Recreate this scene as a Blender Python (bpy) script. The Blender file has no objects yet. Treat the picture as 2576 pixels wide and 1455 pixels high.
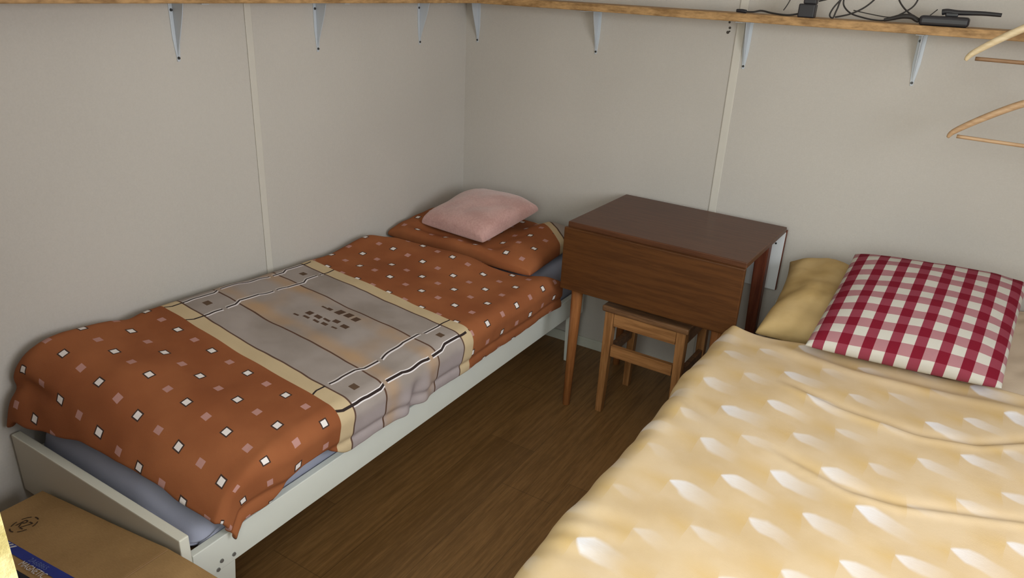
import bpy, bmesh, math, random
from mathutils import Vector, Matrix, noise

random.seed(7)
S = bpy.context.scene
COL = S.collection
PI = math.pi

# ------------------------------------------------------------------ helpers
def lin(v):
    v /= 255.0
    return v / 12.92 if v <= 0.04045 else ((v + 0.055) / 1.055) ** 2.4

def rgb(r, g, b, e=1.0):
    """photo colour (0-255) seen under illumination e -> albedo"""
    return tuple(min(lin(c) / e, 0.9) for c in (r, g, b)) + (1.0,)

class N:
    """number socket with operators that build Math nodes"""
    def __init__(s, t, k): s.t, s.k = t, k
    def op(s, o, *a):
        n = s.t.nodes.new('ShaderNodeMath'); n.operation = o
        for i, v in enumerate((s,) + a):
            if isinstance(v, N): s.t.links.new(v.k, n.inputs[i])
            else: n.inputs[i].default_value = float(v)
        return N(s.t, n.outputs[0])
    def __add__(s, o): return s.op('ADD', o)
    __radd__ = __add__
    def __sub__(s, o): return s.op('SUBTRACT', o)
    def __rsub__(s, o): return (s * -1.0) + o
    def __mul__(s, o): return s.op('MULTIPLY', o)
    __rmul__ = __mul__
    def __truediv__(s, o): return s.op('DIVIDE', o)
    def abs(s): return s.op('ABSOLUTE')
    def floor(s): return s.op('FLOOR')
    def round(s): return s.op('ROUND')
    def sin(s): return s.op('SINE')
    def lt(s, o): return s.op('LESS_THAN', o)
    def gt(s, o): return s.op('GREATER_THAN', o)
    def max(s, o): return s.op('MAXIMUM', o)
    def min(s, o): return s.op('MINIMUM', o)
    def pow(s, o): return s.op('POWER', o)
    def pmod(s, o): return s.op('FLOORED_MODULO', o)
    def clamp(s): return s.max(0.0).min(1.0)
    def step(s, a, b):
        n = s.t.nodes.new('ShaderNodeMapRange'); n.interpolation_type = 'SMOOTHSTEP'
        s.t.links.new(s.k, n.inputs['Value'])
        n.inputs['From Min'].default_value = a; n.inputs['From Max'].default_value = b
        return N(s.t, n.outputs[0])

class Mat:
    def __init__(s, name, rough=0.8, spec=0.3):
        s.m = bpy.data.materials.new(name); s.m.use_nodes = True
        s.t = s.m.node_tree; s.b = s.t.nodes['Principled BSDF']
        s.b.inputs['Roughness'].default_value = rough
        s.b.inputs['Specular IOR Level'].default_value = spec
        s.tc = s.t.nodes.new('ShaderNodeTexCoord')
        s.geo = None
    def xyz(s, which='Object'):
        n = s.t.nodes.new('ShaderNodeSeparateXYZ'); s.t.links.new(s.tc.outputs[which], n.inputs[0])
        return [N(s.t, k) for k in n.outputs]
    def noise(s, scale, detail=3.0, which='Object', stretch=None, rough=0.55):
        n = s.t.nodes.new('ShaderNodeTexNoise')
        src = s.tc.outputs[which]
        if stretch:
            mp = s.t.nodes.new('ShaderNodeMapping'); mp.inputs['Scale'].default_value = stretch
            s.t.links.new(src, mp.inputs['Vector']); src = mp.outputs[0]
        s.t.links.new(src, n.inputs['Vector'])
        n.inputs['Scale'].default_value = scale; n.inputs['Detail'].default_value = detail
        n.inputs['Roughness'].default_value = rough
        return N(s.t, n.outputs[0])
    def mix(s, fac, a, b):
        n = s.t.nodes.new('ShaderNodeMix'); n.data_type = 'RGBA'
        if isinstance(fac, N): s.t.links.new(fac.k, n.inputs['Factor'])
        else: n.inputs['Factor'].default_value = fac
        for k, v in ((n.inputs[6], a), (n.inputs[7], b)):
            if isinstance(v, (tuple, list)): k.default_value = v
            else: s.t.links.new(v, k)
        return n.outputs[2]
    def color(s, c):
        if isinstance(c, (tuple, list)): s.b.inputs['Base Color'].default_value = c
        else: s.t.links.new(c, s.b.inputs['Base Color'])
        return s
    def bump(s, h, strength=0.2, dist=0.002):
        n = s.t.nodes.new('ShaderNodeBump'); n.inputs['Strength'].default_value = strength
        n.inputs['Distance'].default_value = dist
        s.t.links.new(h.k, n.inputs['Height']); s.t.links.new(n.outputs[0], s.b.inputs['Normal'])
        return s

def plain(name, c, rough=0.7, spec=0.3, var=0.08, scale=18.0, metal=0.0):
    M = Mat(name, rough, spec)
    d = tuple(x * (1 - var) for x in c[:3]) + (1,)
    l = tuple(min(x * (1 + var), 1) for x in c[:3]) + (1,)
    M.color(M.mix(M.noise(scale), d, l)); M.b.inputs['Metallic'].default_value = metal
    return M.m

def wood(name, dark, light, axis='y', rough=0.45, scale=6.0, grain=14.0):
    M = Mat(name, rough, 0.35)
    st = {'x': (0.6, grain, grain), 'y': (grain, 0.6, grain), 'z': (grain, grain, 0.6)}[axis]
    a = M.noise(scale, 5.0, stretch=st, rough=0.65)
    b = M.noise(scale * 5, 3.0, stretch=st)
    f = (a * 0.75 + b * 0.25).step(0.36, 0.64)
    M.color(M.mix(f, dark, light)); M.bump(b, 0.08, 0.001)
    return M.m

def fabric_bump(M, scale=900.0, w=0.25, soft=25.0):
    M.bump(M.noise(scale, 2.0) * 0.25 + M.noise(soft, 3.0) * 0.75, w, 0.004)

# ---- geometry
def obj(name, bm, mat, parent=None, smooth=False, bevel=0.0, seg=2):
    me = bpy.data.meshes.new(name)
    bmesh.ops.recalc_face_normals(bm, faces=bm.faces)
    bm.to_mesh(me); bm.free()
    if mat is not None:
        for m in (mat if isinstance(mat, (list, tuple)) else [mat]): me.materials.append(m)
    if smooth:
        for p in me.polygons: p.use_smooth = True
    o = bpy.data.objects.new(name, me); COL.objects.link(o)
    if parent is not None: o.parent = parent
    if bevel:
        b = o.modifiers.new('bevel', 'BEVEL'); b.width = bevel; b.segments = seg; b.limit_method = 'ANGLE'
    return o

def box(bm, x0, x1, y0, y1, z0, z1, M=None):
    vs = [bm.verts.new((x, y, z)) for x in (x0, x1) for y in (y0, y1) for z in (z0, z1)]
    for f in ((0, 1, 3, 2), (4, 6, 7, 5), (0, 4, 5, 1), (2, 3, 7, 6), (0, 2, 6, 4), (1, 5, 7, 3)):
        bm.faces.new([vs[i] for i in f])
    if M is not None: bmesh.ops.transform(bm, matrix=M, verts=vs)
    return bm

def bx(*a, M=None): return box(bmesh.new(), *a, M=M)

def prism(bm, pts, d):
    """polygon pts (3D) extruded by vector d"""
    a = [bm.verts.new(p) for p in pts]; b = [bm.verts.new(Vector(p) + Vector(d)) for p in pts]
    bm.faces.new(a); bm.faces.new(b[::-1])
    for i in range(len(a)):
        j = (i + 1) % len(a); bm.faces.new((a[i], a[j], b[j], b[i]))
    return bm

def frus(bm, p0, p1, r0, r1, n=20):
    """tapered round bar"""
    p0, p1 = Vector(p0), Vector(p1); d = (p1 - p0).normalized()
    s = d.orthogonal().normalized(); t = d.cross(s)
    A = []; B = []
    for i in range(n):
        c = math.cos(2 * PI * i / n) * s + math.sin(2 * PI * i / n) * t
        A.append(bm.verts.new(p0 + c * r0)); B.append(bm.verts.new(p1 + c * r1))
    for i in range(n):
        j = (i + 1) % n; bm.faces.new((A[i], A[j], B[j], B[i]))
    bm.faces.new(A[::-1]); bm.faces.new(B)
    return bm

def taper(bm, b0, b1, t0, t1):
    """square leg: bottom rect (x0,x1,y0,y1,z) to top rect"""
    r = lambda q: [bm.verts.new(v) for v in ((q[0], q[2], q[4]), (q[1], q[2], q[4]), (q[1], q[3], q[4]), (q[0], q[3], q[4]))]
    A, B = r(b0 + b1), r(t0 + t1)
    bm.faces.new(A[::-1]); bm.faces.new(B)
    for i in range(4):
        j = (i + 1) % 4; bm.faces.new((A[i], A[j], B[j], B[i]))
    return bm

def tube_pts(pts, r, sub=8, n=8, closed=False):
    """smooth tube through points (Catmull-Rom)"""
    P = [Vector(p) for p in pts]; C = []
    for i in range(len(P) - 1):
        a = P[max(i - 1, 0)]; b = P[i]; c = P[i + 1]; d = P[min(i + 2, len(P) - 1)]
        for k in range(sub):
            t = k / sub
            C.append(0.5 * ((2 * b) + (c - a) * t + (2 * a - 5 * b + 4 * c - d) * t * t + (3 * b - a - 3 * c + d) * t ** 3))
    C.append(P[-1])
    bm = bmesh.new(); rings = []; prev = None
    for i, p in enumerate(C):
        d = (C[min(i + 1, len(C) - 1)] - C[max(i - 1, 0)]).normalized()
        s = (prev - d * prev.dot(d)).normalized() if prev is not None and (prev - d * prev.dot(d)).length > 1e-5 else d.orthogonal().normalized()
        prev = s; t = d.cross(s)
        rr = r(i / (len(C) - 1)) if callable(r) else r
        rings.append([bm.verts.new(p + (math.cos(2 * PI * k / n) * s + math.sin(2 * PI * k / n) * t) * rr) for k in range(n)])
    for A, B in zip(rings, rings[1:]):
        for k in range(n):
            j = (k + 1) % n; bm.faces.new((A[k], A[j], B[j], B[k]))
    bm.faces.new(rings[0][::-1]); bm.faces.new(rings[-1])
    return bm

def tag(o, label, cat, group=None, kind=None):
    o['label'] = label; o['category'] = cat
    if group: o['group'] = group
    if kind: o['kind'] = kind
    return o

def empty(name, loc, label, cat, rz=0.0, group=None):
    o = bpy.data.objects.new(name, None); COL.objects.link(o)
    o.location = loc; o.rotation_euler = (0, 0, rz); o.empty_display_size = 0.05
    return tag(o, label, cat, group)

def struct(name, bm, mat, bevel=0.0, label=None, smooth=False):
    o = obj(name, bm, mat, bevel=bevel, smooth=smooth); o['kind'] = 'structure'
    if label: o['label'] = label
    return o

def fn(x, y, z=0.0): return noise.noise(Vector((x, y, z)))

def grid(name, nu, nv, fxyz, fuv, mat, parent=None, thick=0.0, sub=1):
    """cloth sheet: fxyz(s,t)->xyz, fuv(s,t)->uv for s,t in 0..1"""
    bm = bmesh.new(); uvl = bm.loops.layers.uv.new('UVMap')
    V = [[bm.verts.new(fxyz(i / nu, j / nv)) for j in range(nv + 1)] for i in range(nu + 1)]
    for i in range(nu):
        for j in range(nv):
            f = bm.faces.new((V[i][j], V[i + 1][j], V[i + 1][j + 1], V[i][j + 1]))
            for l, (a, b) in zip(f.loops, ((i, j), (i + 1, j), (i + 1, j + 1), (i, j + 1))):
                l[uvl].uv = fuv(a / nu, b / nv)
    me = bpy.data.meshes.new(name); bm.normal_update()
    up_ = sum(f.normal.z for f in bm.faces)
    if up_ < 0: bmesh.ops.reverse_faces(bm, faces=bm.faces)
    bm.to_mesh(me); bm.free(); me.materials.append(mat)
    for p in me.polygons: p.use_smooth = True
    o = bpy.data.objects.new(name, me); COL.objects.link(o)
    if parent is not None: o.parent = parent
    if thick:
        s = o.modifiers.new('solid', 'SOLIDIFY'); s.thickness = thick; s.offset = -1
    if sub:
        s = o.modifiers.new('sub', 'SUBSURF'); s.levels = sub; s.render_levels = sub
    return o

def cushion(name, w, d, t, mat, M, n=36, pw=0.42, ear=0.07, wr=0.006, seed=0.0, flat=0.35, shape=None, dent=None):
    """closed stuffed cushion, uv in metres; flat = share of the thickness below the seam"""
    bm = bmesh.new(); uvl = bm.loops.layers.uv.new('UVMap')
    def ease(a): return math.sin(a * PI / 2)
    def P(i, j, side):
        u = ease(-1 + 2 * i / n); v = ease(-1 + 2 * j / n)
        x = u * w / 2 * (1 - ear * (1 - v * v) * abs(u)); y = v * d / 2 * (1 - ear * (1 - u * u) * abs(v))
        h = ((1 - u * u) * (1 - v * v)) ** pw
        k = fn(x * 7 + seed, y * 7, seed) + 0.6 * fn(x * 17, y * 17, seed + 5)
        if side > 0: z = t * (1 - flat) * h * (dent(x, y) if dent else 1.0) + k * wr * min(1, h * 3)
        else: z = -t * flat * h
        if shape: z += shape(x, y)
        return Vector((x, y, z)), (x, y)
    top = {}; bot = {}
    for i in range(n + 1):
        for j in range(n + 1):
            p, uv = P(i, j, 1); top[i, j] = (bm.verts.new(M @ p), uv)
            if 0 < i < n and 0 < j < n:
                p, uv = P(i, j, -1); bot[i, j] = (bm.verts.new(M @ p), uv)
            else: bot[i, j] = top[i, j]
    for D in (top, bot):
        for i in range(n):
            for j in range(n):
                q = [D[i, j], D[i + 1, j], D[i + 1, j + 1], D[i, j + 1]]
                if D is bot: q = q[::-1]
                f = bm.faces.new([a[0] for a in q])
                for l, a in zip(f.loops, q): l[uvl].uv = a[1]
    return obj(name, bm, mat, smooth=True)

def lerp(a, b, t): return a + (b - a) * t
def pl(x, pts):
    """piecewise linear"""
    if x <= pts[0][0]: return pts[0][1]
    for (a, va), (b, vb) in zip(pts, pts[1:]):
        if x <= b: return lerp(va, vb, (x - a) / (b - a))
    return pts[-1][1]
def sm(a, b, x):
    t = max(0.0, min(1.0, (x - a) / (b - a))); return t * t * (3 - 2 * t)

# ------------------------------------------------------------------ materials
def wall_mat():
    M = Mat('wall_paint', 0.75, 0.25)
    big = M.noise(1.3, 2.0)
    weave = M.noise(170.0, 2.0) * 0.6 + M.noise(60.0, 3.0) * 0.4
    M.color(M.mix((big * 0.6 + weave * 0.4).step(0.3, 0.7), (0.500, 0.470, 0.430, 1), (0.565, 0.533, 0.490, 1)))
    M.bump(weave, 0.22, 0.002)
    return M.m
WALL = wall_mat()
STRIP = plain('painted_strip', (0.60, 0.57, 0.51, 1), 0.6, var=0.04)
CEIL = plain('ceiling_paint', (0.78, 0.76, 0.72, 1), 0.9, var=0.03)
SKIRT = plain('skirting_paint', (0.60, 0.61, 0.53, 1), 0.55, var=0.05)

def floor_mat():
    M = Mat('wood_floor', 0.42, 0.35)
    x, y, z = M.xyz()
    W = 0.19
    row = (x / W).floor()
    off = (row * 12.9898).sin() * 43.7
    seg = ((y + off) / 1.25).floor()
    h = ((row * 7.13 + seg * 3.71).sin() * 91.7).pmod(1.0)
    g = M.noise(5.0, 6.0, stretch=(16, 0.8, 1), rough=0.65)
    g2 = M.noise(26.0, 4.0, stretch=(14, 0.9, 1))
    f = (g * 0.6 + g2 * 0.25 + h * 0.15).step(0.33, 0.66)
    c = M.mix(f, (0.150, 0.076, 0.025, 1), (0.285, 0.150, 0.054, 1))
    gx = (x / W).pmod(1.0); line = (gx.lt(0.012)).max(((y + off) / 1.25).pmod(1.0).lt(0.002))
    c = M.mix(line * 0.45, c, (0.03, 0.017, 0.008, 1))
    M.color(c); M.bump(g2, 0.05, 0.001)
    return M.m
FLOOR = floor_mat()

BEDWHITE = plain('white_paint', (0.70, 0.72, 0.66, 1), 0.5, 0.4, var=0.05, scale=9)
SHEET = Mat('blue_grey_sheet', 0.9, 0.15)
SHEET.color(SHEET.mix(SHEET.noise(9.0), (0.330, 0.345, 0.440, 1), (0.380, 0.395, 0.490, 1))); fabric_bump(SHEET, 700, 0.35)
SHEET = SHEET.m
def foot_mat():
    M = Mat('foot_panel_tone', 0.6, 0.3)
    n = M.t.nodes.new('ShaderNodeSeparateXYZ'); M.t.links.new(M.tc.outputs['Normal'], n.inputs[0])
    M.color(M.mix(N(M.t, n.outputs[1]).lt(-0.7), (0.70, 0.69, 0.60, 1), (0.52, 0.48, 0.40, 1))); return M.m  # front face gets a darker taupe than the top and ends
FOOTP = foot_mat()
SLAT = plain('slat_wood', (0.35, 0.2, 0.09, 1))
BOLT = plain('dull_metal', (0.25, 0.25, 0.24, 1), 0.5, 0.5, metal=0.6)
SHELFWOOD = wood('shelf_chipboard', (0.22, 0.12, 0.045, 1), (0.50, 0.30, 0.13, 1), 'x', 0.6, 14.0, 2.0)
BRACKET = plain('bracket_enamel', (0.52, 0.56, 0.61, 1), 0.4, 0.5, var=0.03)
SCREW = plain('screw_metal', (0.03, 0.03, 0.03, 1), 0.4, 0.5)
TABLETOP = wood('teak_laminate', (0.072, 0.026, 0.011, 1), (0.108, 0.041, 0.018, 1), 'x', 0.38, 7.0, 10.0)
TABLELEAF = wood('teak_leaf', (0.066, 0.022, 0.0045, 1), (0.104, 0.037, 0.008, 1), 'x', 0.45, 7.0, 10.0)
TABLELEG = wood('teak_leg', (0.20, 0.070, 0.020, 1), (0.33, 0.13, 0.042, 1), 'z', 0.38, 6.0, 10.0)
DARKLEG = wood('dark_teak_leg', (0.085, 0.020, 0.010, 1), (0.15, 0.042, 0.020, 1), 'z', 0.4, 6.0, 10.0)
WHITELAM = plain('white_laminate', (0.72, 0.74, 0.76, 1), 0.5, var=0.02)
STOOLWOOD = wood('stool_wood_upright', (0.22, 0.095, 0.030, 1), (0.40, 0.19, 0.07, 1), 'z', 0.5, 7.0, 10.0)
STOOLRAIL = wood('stool_wood_rail', (0.22, 0.095, 0.030, 1), (0.40, 0.19, 0.07, 1), 'x', 0.5, 7.0, 10.0)
STOOLSEAT = wood('stool_seat_wood', (0.11, 0.052, 0.024, 1), (0.24, 0.12, 0.055, 1), 'x', 0.4, 9.0, 8.0)
HANGER = wood('hanger_wood', (0.40, 0.245, 0.13, 1), (0.54, 0.36, 0.21, 1), 'x', 0.4, 12.0, 6.0)
STEEL = plain('steel_wire', (0.5, 0.5, 0.5, 1), 0.3, 0.5, metal=0.9)
BLACK = plain('black_plastic', (0.022, 0.020, 0.024, 1), 0.42, 0.4)
CABLE = plain('black_cable', (0.028, 0.024, 0.022, 1), 0.5, 0.3)

def jamb_mat():
    M = Mat('rough_yellow_board', 0.85, 0.2)
    a = M.noise(26.0, 5.0, rough=0.7); b = M.noise(9.0, 2.0)
    M.color(M.mix((a * 0.7 + b * 0.3).step(0.36, 0.62), (0.42, 0.34, 0.13, 1), (0.74, 0.64, 0.34, 1)))
    M.bump(a, 0.5, 0.01)
    return M.m
JAMB = jamb_mat()

def carton_mat():
    M = Mat('corrugated_card', 0.85, 0.15)
    f = M.noise(7.0, 4.0) * 0.6 + M.noise(90.0, 2.0, stretch=(1, 8, 1)) * 0.4
    M.color(M.mix(f.step(0.3, 0.7), (0.305, 0.185, 0.079, 1), (0.405, 0.250, 0.110, 1)))
    M.bump(f, 0.12, 0.002)
    return M.m
CARTON = carton_mat()
INK_BLUE = plain('blue_print', (0.020, 0.035, 0.26, 1), 0.6, 0.3, var=0.2, scale=30)
INK_DARK = plain('dark_print', (0.022, 0.020, 0.030, 1), 0.7, 0.2)
INK_EMBLEM = plain('stamp_ink', (0.055, 0.032, 0.018, 1), 0.8, 0.2)
INK_WHITE = plain('white_print', (0.62, 0.60, 0.62, 1), 0.6, 0.2, var=0.04)
INK_PALE = plain('pale_blue_print', (0.14, 0.19, 0.46, 1), 0.6, 0.2, var=0.1)

def brown_pattern(name, band):
    """terracotta cloth with white / mauve squares; band = striped beige panel across the middle"""
    M = Mat(name, 0.92, 0.12)
    u, v, _ = M.xyz('UV')
    soft = M.noise(5.0, 3.0)
    base = M.mix(soft.step(0.3, 0.7), (0.255, 0.083, 0.032, 1), (0.325, 0.114, 0.045, 1))
    DU, DV = (0.0725, 0.0945)
    a = (u - 0.215) / DU; b = (v + 1.715) / DV
    i, j = a.round(), b.round()
    par = ((i + j) * 0.5).pmod(1.0)               # 0 or .5
    white = par.lt(0.25)
    du = ((a - i) * DU).abs(); dv = ((b - j) * DV).abs()
    d = du.max(dv)
    outline = d.lt(0.0122) * white
    inner_w = d.lt(0.0086) * white
    inner_p = d.lt(0.0098) * (1.0 - white)
    c = M.mix(outline, base, (0.060, 0.035, 0.028, 1))
    c = M.mix(inner_w, c, (0.80, 0.74, 0.72, 1))
    c = M.mix(inner_p, c, (0.46, 0.245, 0.215, 1))
    if band:
        w = v + 1.36                              # centre of panel
        aw = w.abs()
        wob = M.noise(9.0, 1.0, which='UV')
        grey = M.mix(soft.step(0.35, 0.65), (0.300, 0.255, 0.228, 1), (0.365, 0.315, 0.290, 1))
        tan = (0.430, 0.285, 0.175, 1)
        # warm patches: beside the inner lines and beside the long lines
        p1 = 1.0 - (aw - 0.095).abs().step(0.0, 0.055)
        p2 = 1.0 - ((u - 0.44).abs() - 0.20).abs().step(0.0, 0.07)
        warm = (p1 * 0.75 + p2 * 0.35) * aw.lt(0.125) * M.noise(6.0, 2.0, which='UV').step(0.25, 0.6)
        pc = M.mix(warm.clamp(), grey, tan)
        # lilac side light on the hanging side, put into the cloth colour
        pc = M.mix((u.step(0.80, 0.86)) * (1.0 - warm.clamp()) * 0.6, pc, (0.38, 0.32, 0.335, 1))
        pc = M.mix(aw.gt(0.252), pc, (0.560, 0.435, 0.270, 1))
        # thin lines running across the bed
        wav = (wob - 0.5) * 0.012
        for pos, hw, col in ((0.252, 0.0028, (0.11, 0.062, 0.045, 1)), (0.122, 0.0030, (0.105, 0.055, 0.036, 1))):
            pc = M.mix(((aw + wav) - pos).abs().lt(hw), pc, col)
        # kinked double lines running along the bed, a white one beside a black one
        zig = ((v * 21.0).sin() * 1.7 + (v * 47.0).sin()).max(-1.0).min(1.0) * 0.007
        for k, pos in enumerate((0.085, 0.185, 0.695, 0.785)):
            sgn = -1.0 if k < 2 else 1.0
            zz = zig * (1.0 if k in (0, 1) else 0.75) * (-1.0 if k == 2 else 1.0)
            hw = 0.0042 if k == 3 else 0.0027
            q = u - pos + zz
            whit = ((q - 0.0052).abs().lt(0.0030)).max((q + 0.0052).abs().lt(0.0022) * (0.55 if k < 3 else 1.0))
            gaps = (v * 31.0 + k * 2.1).sin().gt(-0.975)
            pc = M.mix(whit * aw.lt(0.247) * gaps, pc, (0.74, 0.69, 0.70, 1))
            pc = M.mix(q.abs().lt(hw) * gaps, pc, (0.035, 0.024, 0.022, 1))
        # small brown square in each corner cell
        sq = (((u - 0.44).abs() - 0.302).abs()).max((aw - 0.196).abs())
        pc = M.mix(sq.lt(0.0115), pc, (0.115, 0.072, 0.046, 1))
        # broken cluster of marks in the middle: three columns of slanted dashes
        marks = None
        for (mu, mv, hu, hv) in ((0.371, -1.296, .010, .004), (0.392, -1.293, .010, .008), (0.428, -1.283, .012, .017), (0.462, -1.279, .012, .015), (0.497, -1.284, .011, .014),
                                 (0.372, -1.360, .011, .011), (0.407, -1.358, .012, .009), (0.438, -1.352, .013, .005), (0.466, -1.338, .012, .009), (0.508, -1.346, .013, .010),
                                 (0.350, -1.396, .011, .004), (0.384, -1.386, .012, .005), (0.421, -1.381, .011, .005), (0.450, -1.374, .011, .007), (0.490, -1.373, .011, .004)):
            e = ((u - mu).abs() / hu).max((v - mv).abs() / hv).lt(1.0)
            marks = e if marks is None else marks.max(e)
        pc = M.mix(marks, pc, (0.095, 0.055, 0.036, 1))
        c = M.mix(aw.lt(0.305), c, pc)
    else:
        # pillow case: cream and grey striped end
        e = u * 0.64 + v * 0.77 - 0.235
        end = M.mix((e - 0.035).gt(0.0), (0.52, 0.40, 0.25, 1), (0.33, 0.28, 0.25, 1))
        end = M.mix((e - 0.035).abs().lt(0.004), end, (0.10, 0.06, 0.045, 1))
        c = M.mix(e.gt(0.0), c, end)
    M.color(c)
    fabric_bump(M, 600, 0.35, 22.0)
    return M.m
DUVET_BROWN = brown_pattern('terracotta_duvet_cloth', True)
PILLOW_BROWN = brown_pattern('terracotta_pillow_cloth', False)

def yellow_pattern():
    M = Mat('yellow_leaf_cloth', 0.9, 0.15)
    u, v, _ = M.xyz('UV')
    soft = M.noise(6.0, 3.0)
    DX, DY = 0.180, 0.097
    warp = M.noise(5.0, 2.0, which='UV') - 0.5; u = u + warp * 0.05
    v2 = v - (u - 1.5) * -0.14 + (M.noise(7.0, 2.0, which='UV') - 0.5) * 0.05
    b = (v2 + 1.60) / DY
    res_tip = None; res_yel = None
    for dj in (0.0, 1.0):
        row = b.floor() + dj
        odd = (row * 0.5).pmod(1.0) * 2.0
        a0 = (u - 1.545 - odd * (DX * 0.5)) / DX
        for di in (0.0,):
            cell = a0.floor() + di
            hsh = ((cell * 12.7 + row * 78.2).sin() * 437.5).pmod(1.0)
            x = (a0 - cell) * DX                        # distance right of the tip
            y = ((b - row) * DY + x * 0.10).abs()
            half = (x.max(0.0).pow(0.6) * (0.17 + hsh * 0.07)).min(0.021 + hsh * 0.008)
            inside = (half - y).step(-0.003, 0.010) * x.gt(0.0)
            streak = 0.75 + M.noise(55.0, 2.0, which='UV', stretch=(1, 6, 1)) * 0.5
            fade = (1.0 - (x / (0.075 + hsh * 0.065)).min(1.0)).pow(1.5) * streak
            tip = inside * fade * (0.25 + hsh * 0.75)
            yel = (1.0 - (y / 0.05).min(1.0)) * (1.0 - ((x - 0.172) / 0.075).abs().min(1.0))
            res_tip = tip if res_tip is None else res_tip.max(tip)
            res_yel = yel if res_yel is None else res_yel.max(yel)
    base = M.mix(soft.step(0.3, 0.7), (0.555, 0.405, 0.232, 1), (0.615, 0.470, 0.300, 1))
    c = M.mix((res_yel * 0.55).clamp(), base, (0.560, 0.365, 0.120, 1))
    # the cloth grows yellower toward the left hem
    c = M.mix((1.0 - u.step(1.42, 1.62)) * 0.30, c, (0.64, 0.47, 0.17, 1))
    c = M.mix((res_tip * 1.15).clamp(), c, (0.74, 0.72, 0.74, 1))
    M.color(c); fabric_bump(M, 600, 0.3, 16.0)
    return M.m
DUVET_YELLOW = yellow_pattern()

def yellow_plain():
    M = Mat('yellow_pillow_cloth', 0.9, 0.15)
    u, v, _ = M.xyz('UV')
    f = M.noise(7.0, 3.0)
    c = M.mix(f.step(0.35, 0.65), (0.46, 0.315, 0.130, 1), (0.55, 0.395, 0.19, 1))
    c = M.mix(u.step(0.02, 0.30), c, (0.60, 0.48, 0.36, 1))  # paler right end: brighter light there put into the cloth colour
    M.color(c); fabric_bump(M, 500, 0.35, 18.0)
    return M.m
PILLOW_YELLOW = yellow_plain()

def gingham():
    M = Mat('red_gingham_cloth', 0.9, 0.12)
    u, v, _ = M.xyz('UV')
    P = 0.0625
    cu = ((u + 0.232) / P).pmod(1.0).lt(0.47); cv = ((v + 0.245) / (P * 1.05)).pmod(1.0).lt(0.5)
    white = (0.51, 0.485, 0.43, 1); deep = (0.165, 0.008, 0.020, 1)
    colr = (0.235, 0.040, 0.062, 1); rowr = (0.35, 0.165, 0.180, 1)
    c = M.mix(cv, white, rowr); c2 = M.mix(cv, colr, deep)
    c = M.mix(cu, c, c2)
    M.color(c); fabric_bump(M, 500, 0.3, 20.0)
    return M.m
GINGHAM = gingham()

PINK = Mat('pink_plush', 1.0, 0.05)
PINK.color(PINK.mix((PINK.noise(10.0, 4.0) * 0.6 + PINK.noise(120.0, 2.0) * 0.4).step(0.35, 0.65), (0.49, 0.280, 0.250, 1), (0.60, 0.365, 0.335, 1)))
PINK.b.inputs['Sheen Weight'].default_value = 0.5
PINK.bump(PINK.noise(140.0, 3.0) * 0.6 + PINK.noise(22.0, 3.0) * 0.4, 0.5, 0.006)
PINK = PINK.m

# ------------------------------------------------------------------ the room
RX, FY, CZ = 3.05, -2.60, 2.25           # right wall, front wall (inner face), ceiling
DX0, DX1, DZ = 1.262, 2.36, 2.02         # doorway the picture is taken through
struct('floor', bx(-0.1, RX + 0.1, FY - 0.12, 0.1, -0.1, 0.0), FLOOR)
struct('ceiling', bx(-0.1, RX + 0.1, FY - 0.12, 0.1, CZ, CZ + 0.1), CEIL)
struct('wall_left', bx(-0.1, 0.0, FY - 0.12, 0.1, 0.0, CZ), WALL)
struct('wall_back', bx(0.0, RX, 0.0, 0.1, 0.0, CZ), WALL)
bm = bmesh.new()                          # right wall with a window opening
WY0, WY1, WZ0, WZ1 = -2.42, -1.22, 1.05, 1.95
for a in ((FY, WY0, 0, CZ), (WY1, 0.1, 0, CZ), (WY0, WY1, 0, WZ0), (WY0, WY1, WZ1, CZ)):
    box(bm, RX, RX + 0.1, a[0], a[1], a[2], a[3])
struct('wall_right', bm, WALL)
bm = bmesh.new()                          # front wall, left and right of and above the doorway
box(bm, 0.0, DX0 - 0.03, FY - 0.12, FY, 0, CZ); box(bm, DX1 + 0.03, RX + 0.1, FY - 0.12, FY, 0, CZ)
box(bm, DX0 - 0.03, DX1 + 0.03, FY - 0.12, FY, DZ + 0.03, CZ)
struct('wall_front', bm, WALL)
struct('trim_1', bx(DX0 - 0.03, DX0, FY - 0.125, FY, 0, DZ), JAMB, label='rough yellow board lining the sunlit left side of the doorway')
struct('trim_2', bx(DX1, DX1 + 0.03, FY - 0.125, FY, 0, DZ), JAMB)
struct('trim_3', bx(DX0 - 0.03, DX1 + 0.03, FY - 0.125, FY, DZ, DZ + 0.03), JAMB)
# joint strips between the wall panels
struct('trim_4', bx(0.0, 0.005, -1.207, -1.181, 0.0, CZ), STRIP, 0.002, label='vertical joint strip on the left wall')
struct('trim_5', bx(1.203, 1.233, -0.005, 0.0, 0.0, CZ), STRIP, 0.002, label='vertical joint strip on the back wall')
bm = bx(0.0, RX, -0.012, 0.0, 0.0, 0.048); struct('baseboard_back', bm, SKIRT, 0.003)
bm = bx(0.0, 0.012, FY, -0.012, 0.0, 0.048); struct('baseboard_left', bm, SKIRT, 0.003)
bm = bmesh.new()
w = struct('window_1', bm, SKIRT)
bm = bmesh.new()
for a in ((WY0, WY1, WZ0, WZ0 + .05), (WY0, WY1, WZ1 - .05, WZ1), (WY0, WY0 + .05, WZ0 + .05, WZ1 - .05), (WY1 - .05, WY1, WZ0 + .05, WZ1 - .05), (-1.845, -1.795, WZ0 + .05, WZ1 - .05)):
    box(bm, RX + 0.02, RX + 0.07, *a)
bm.to_mesh(w.data); bm.free()
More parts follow.
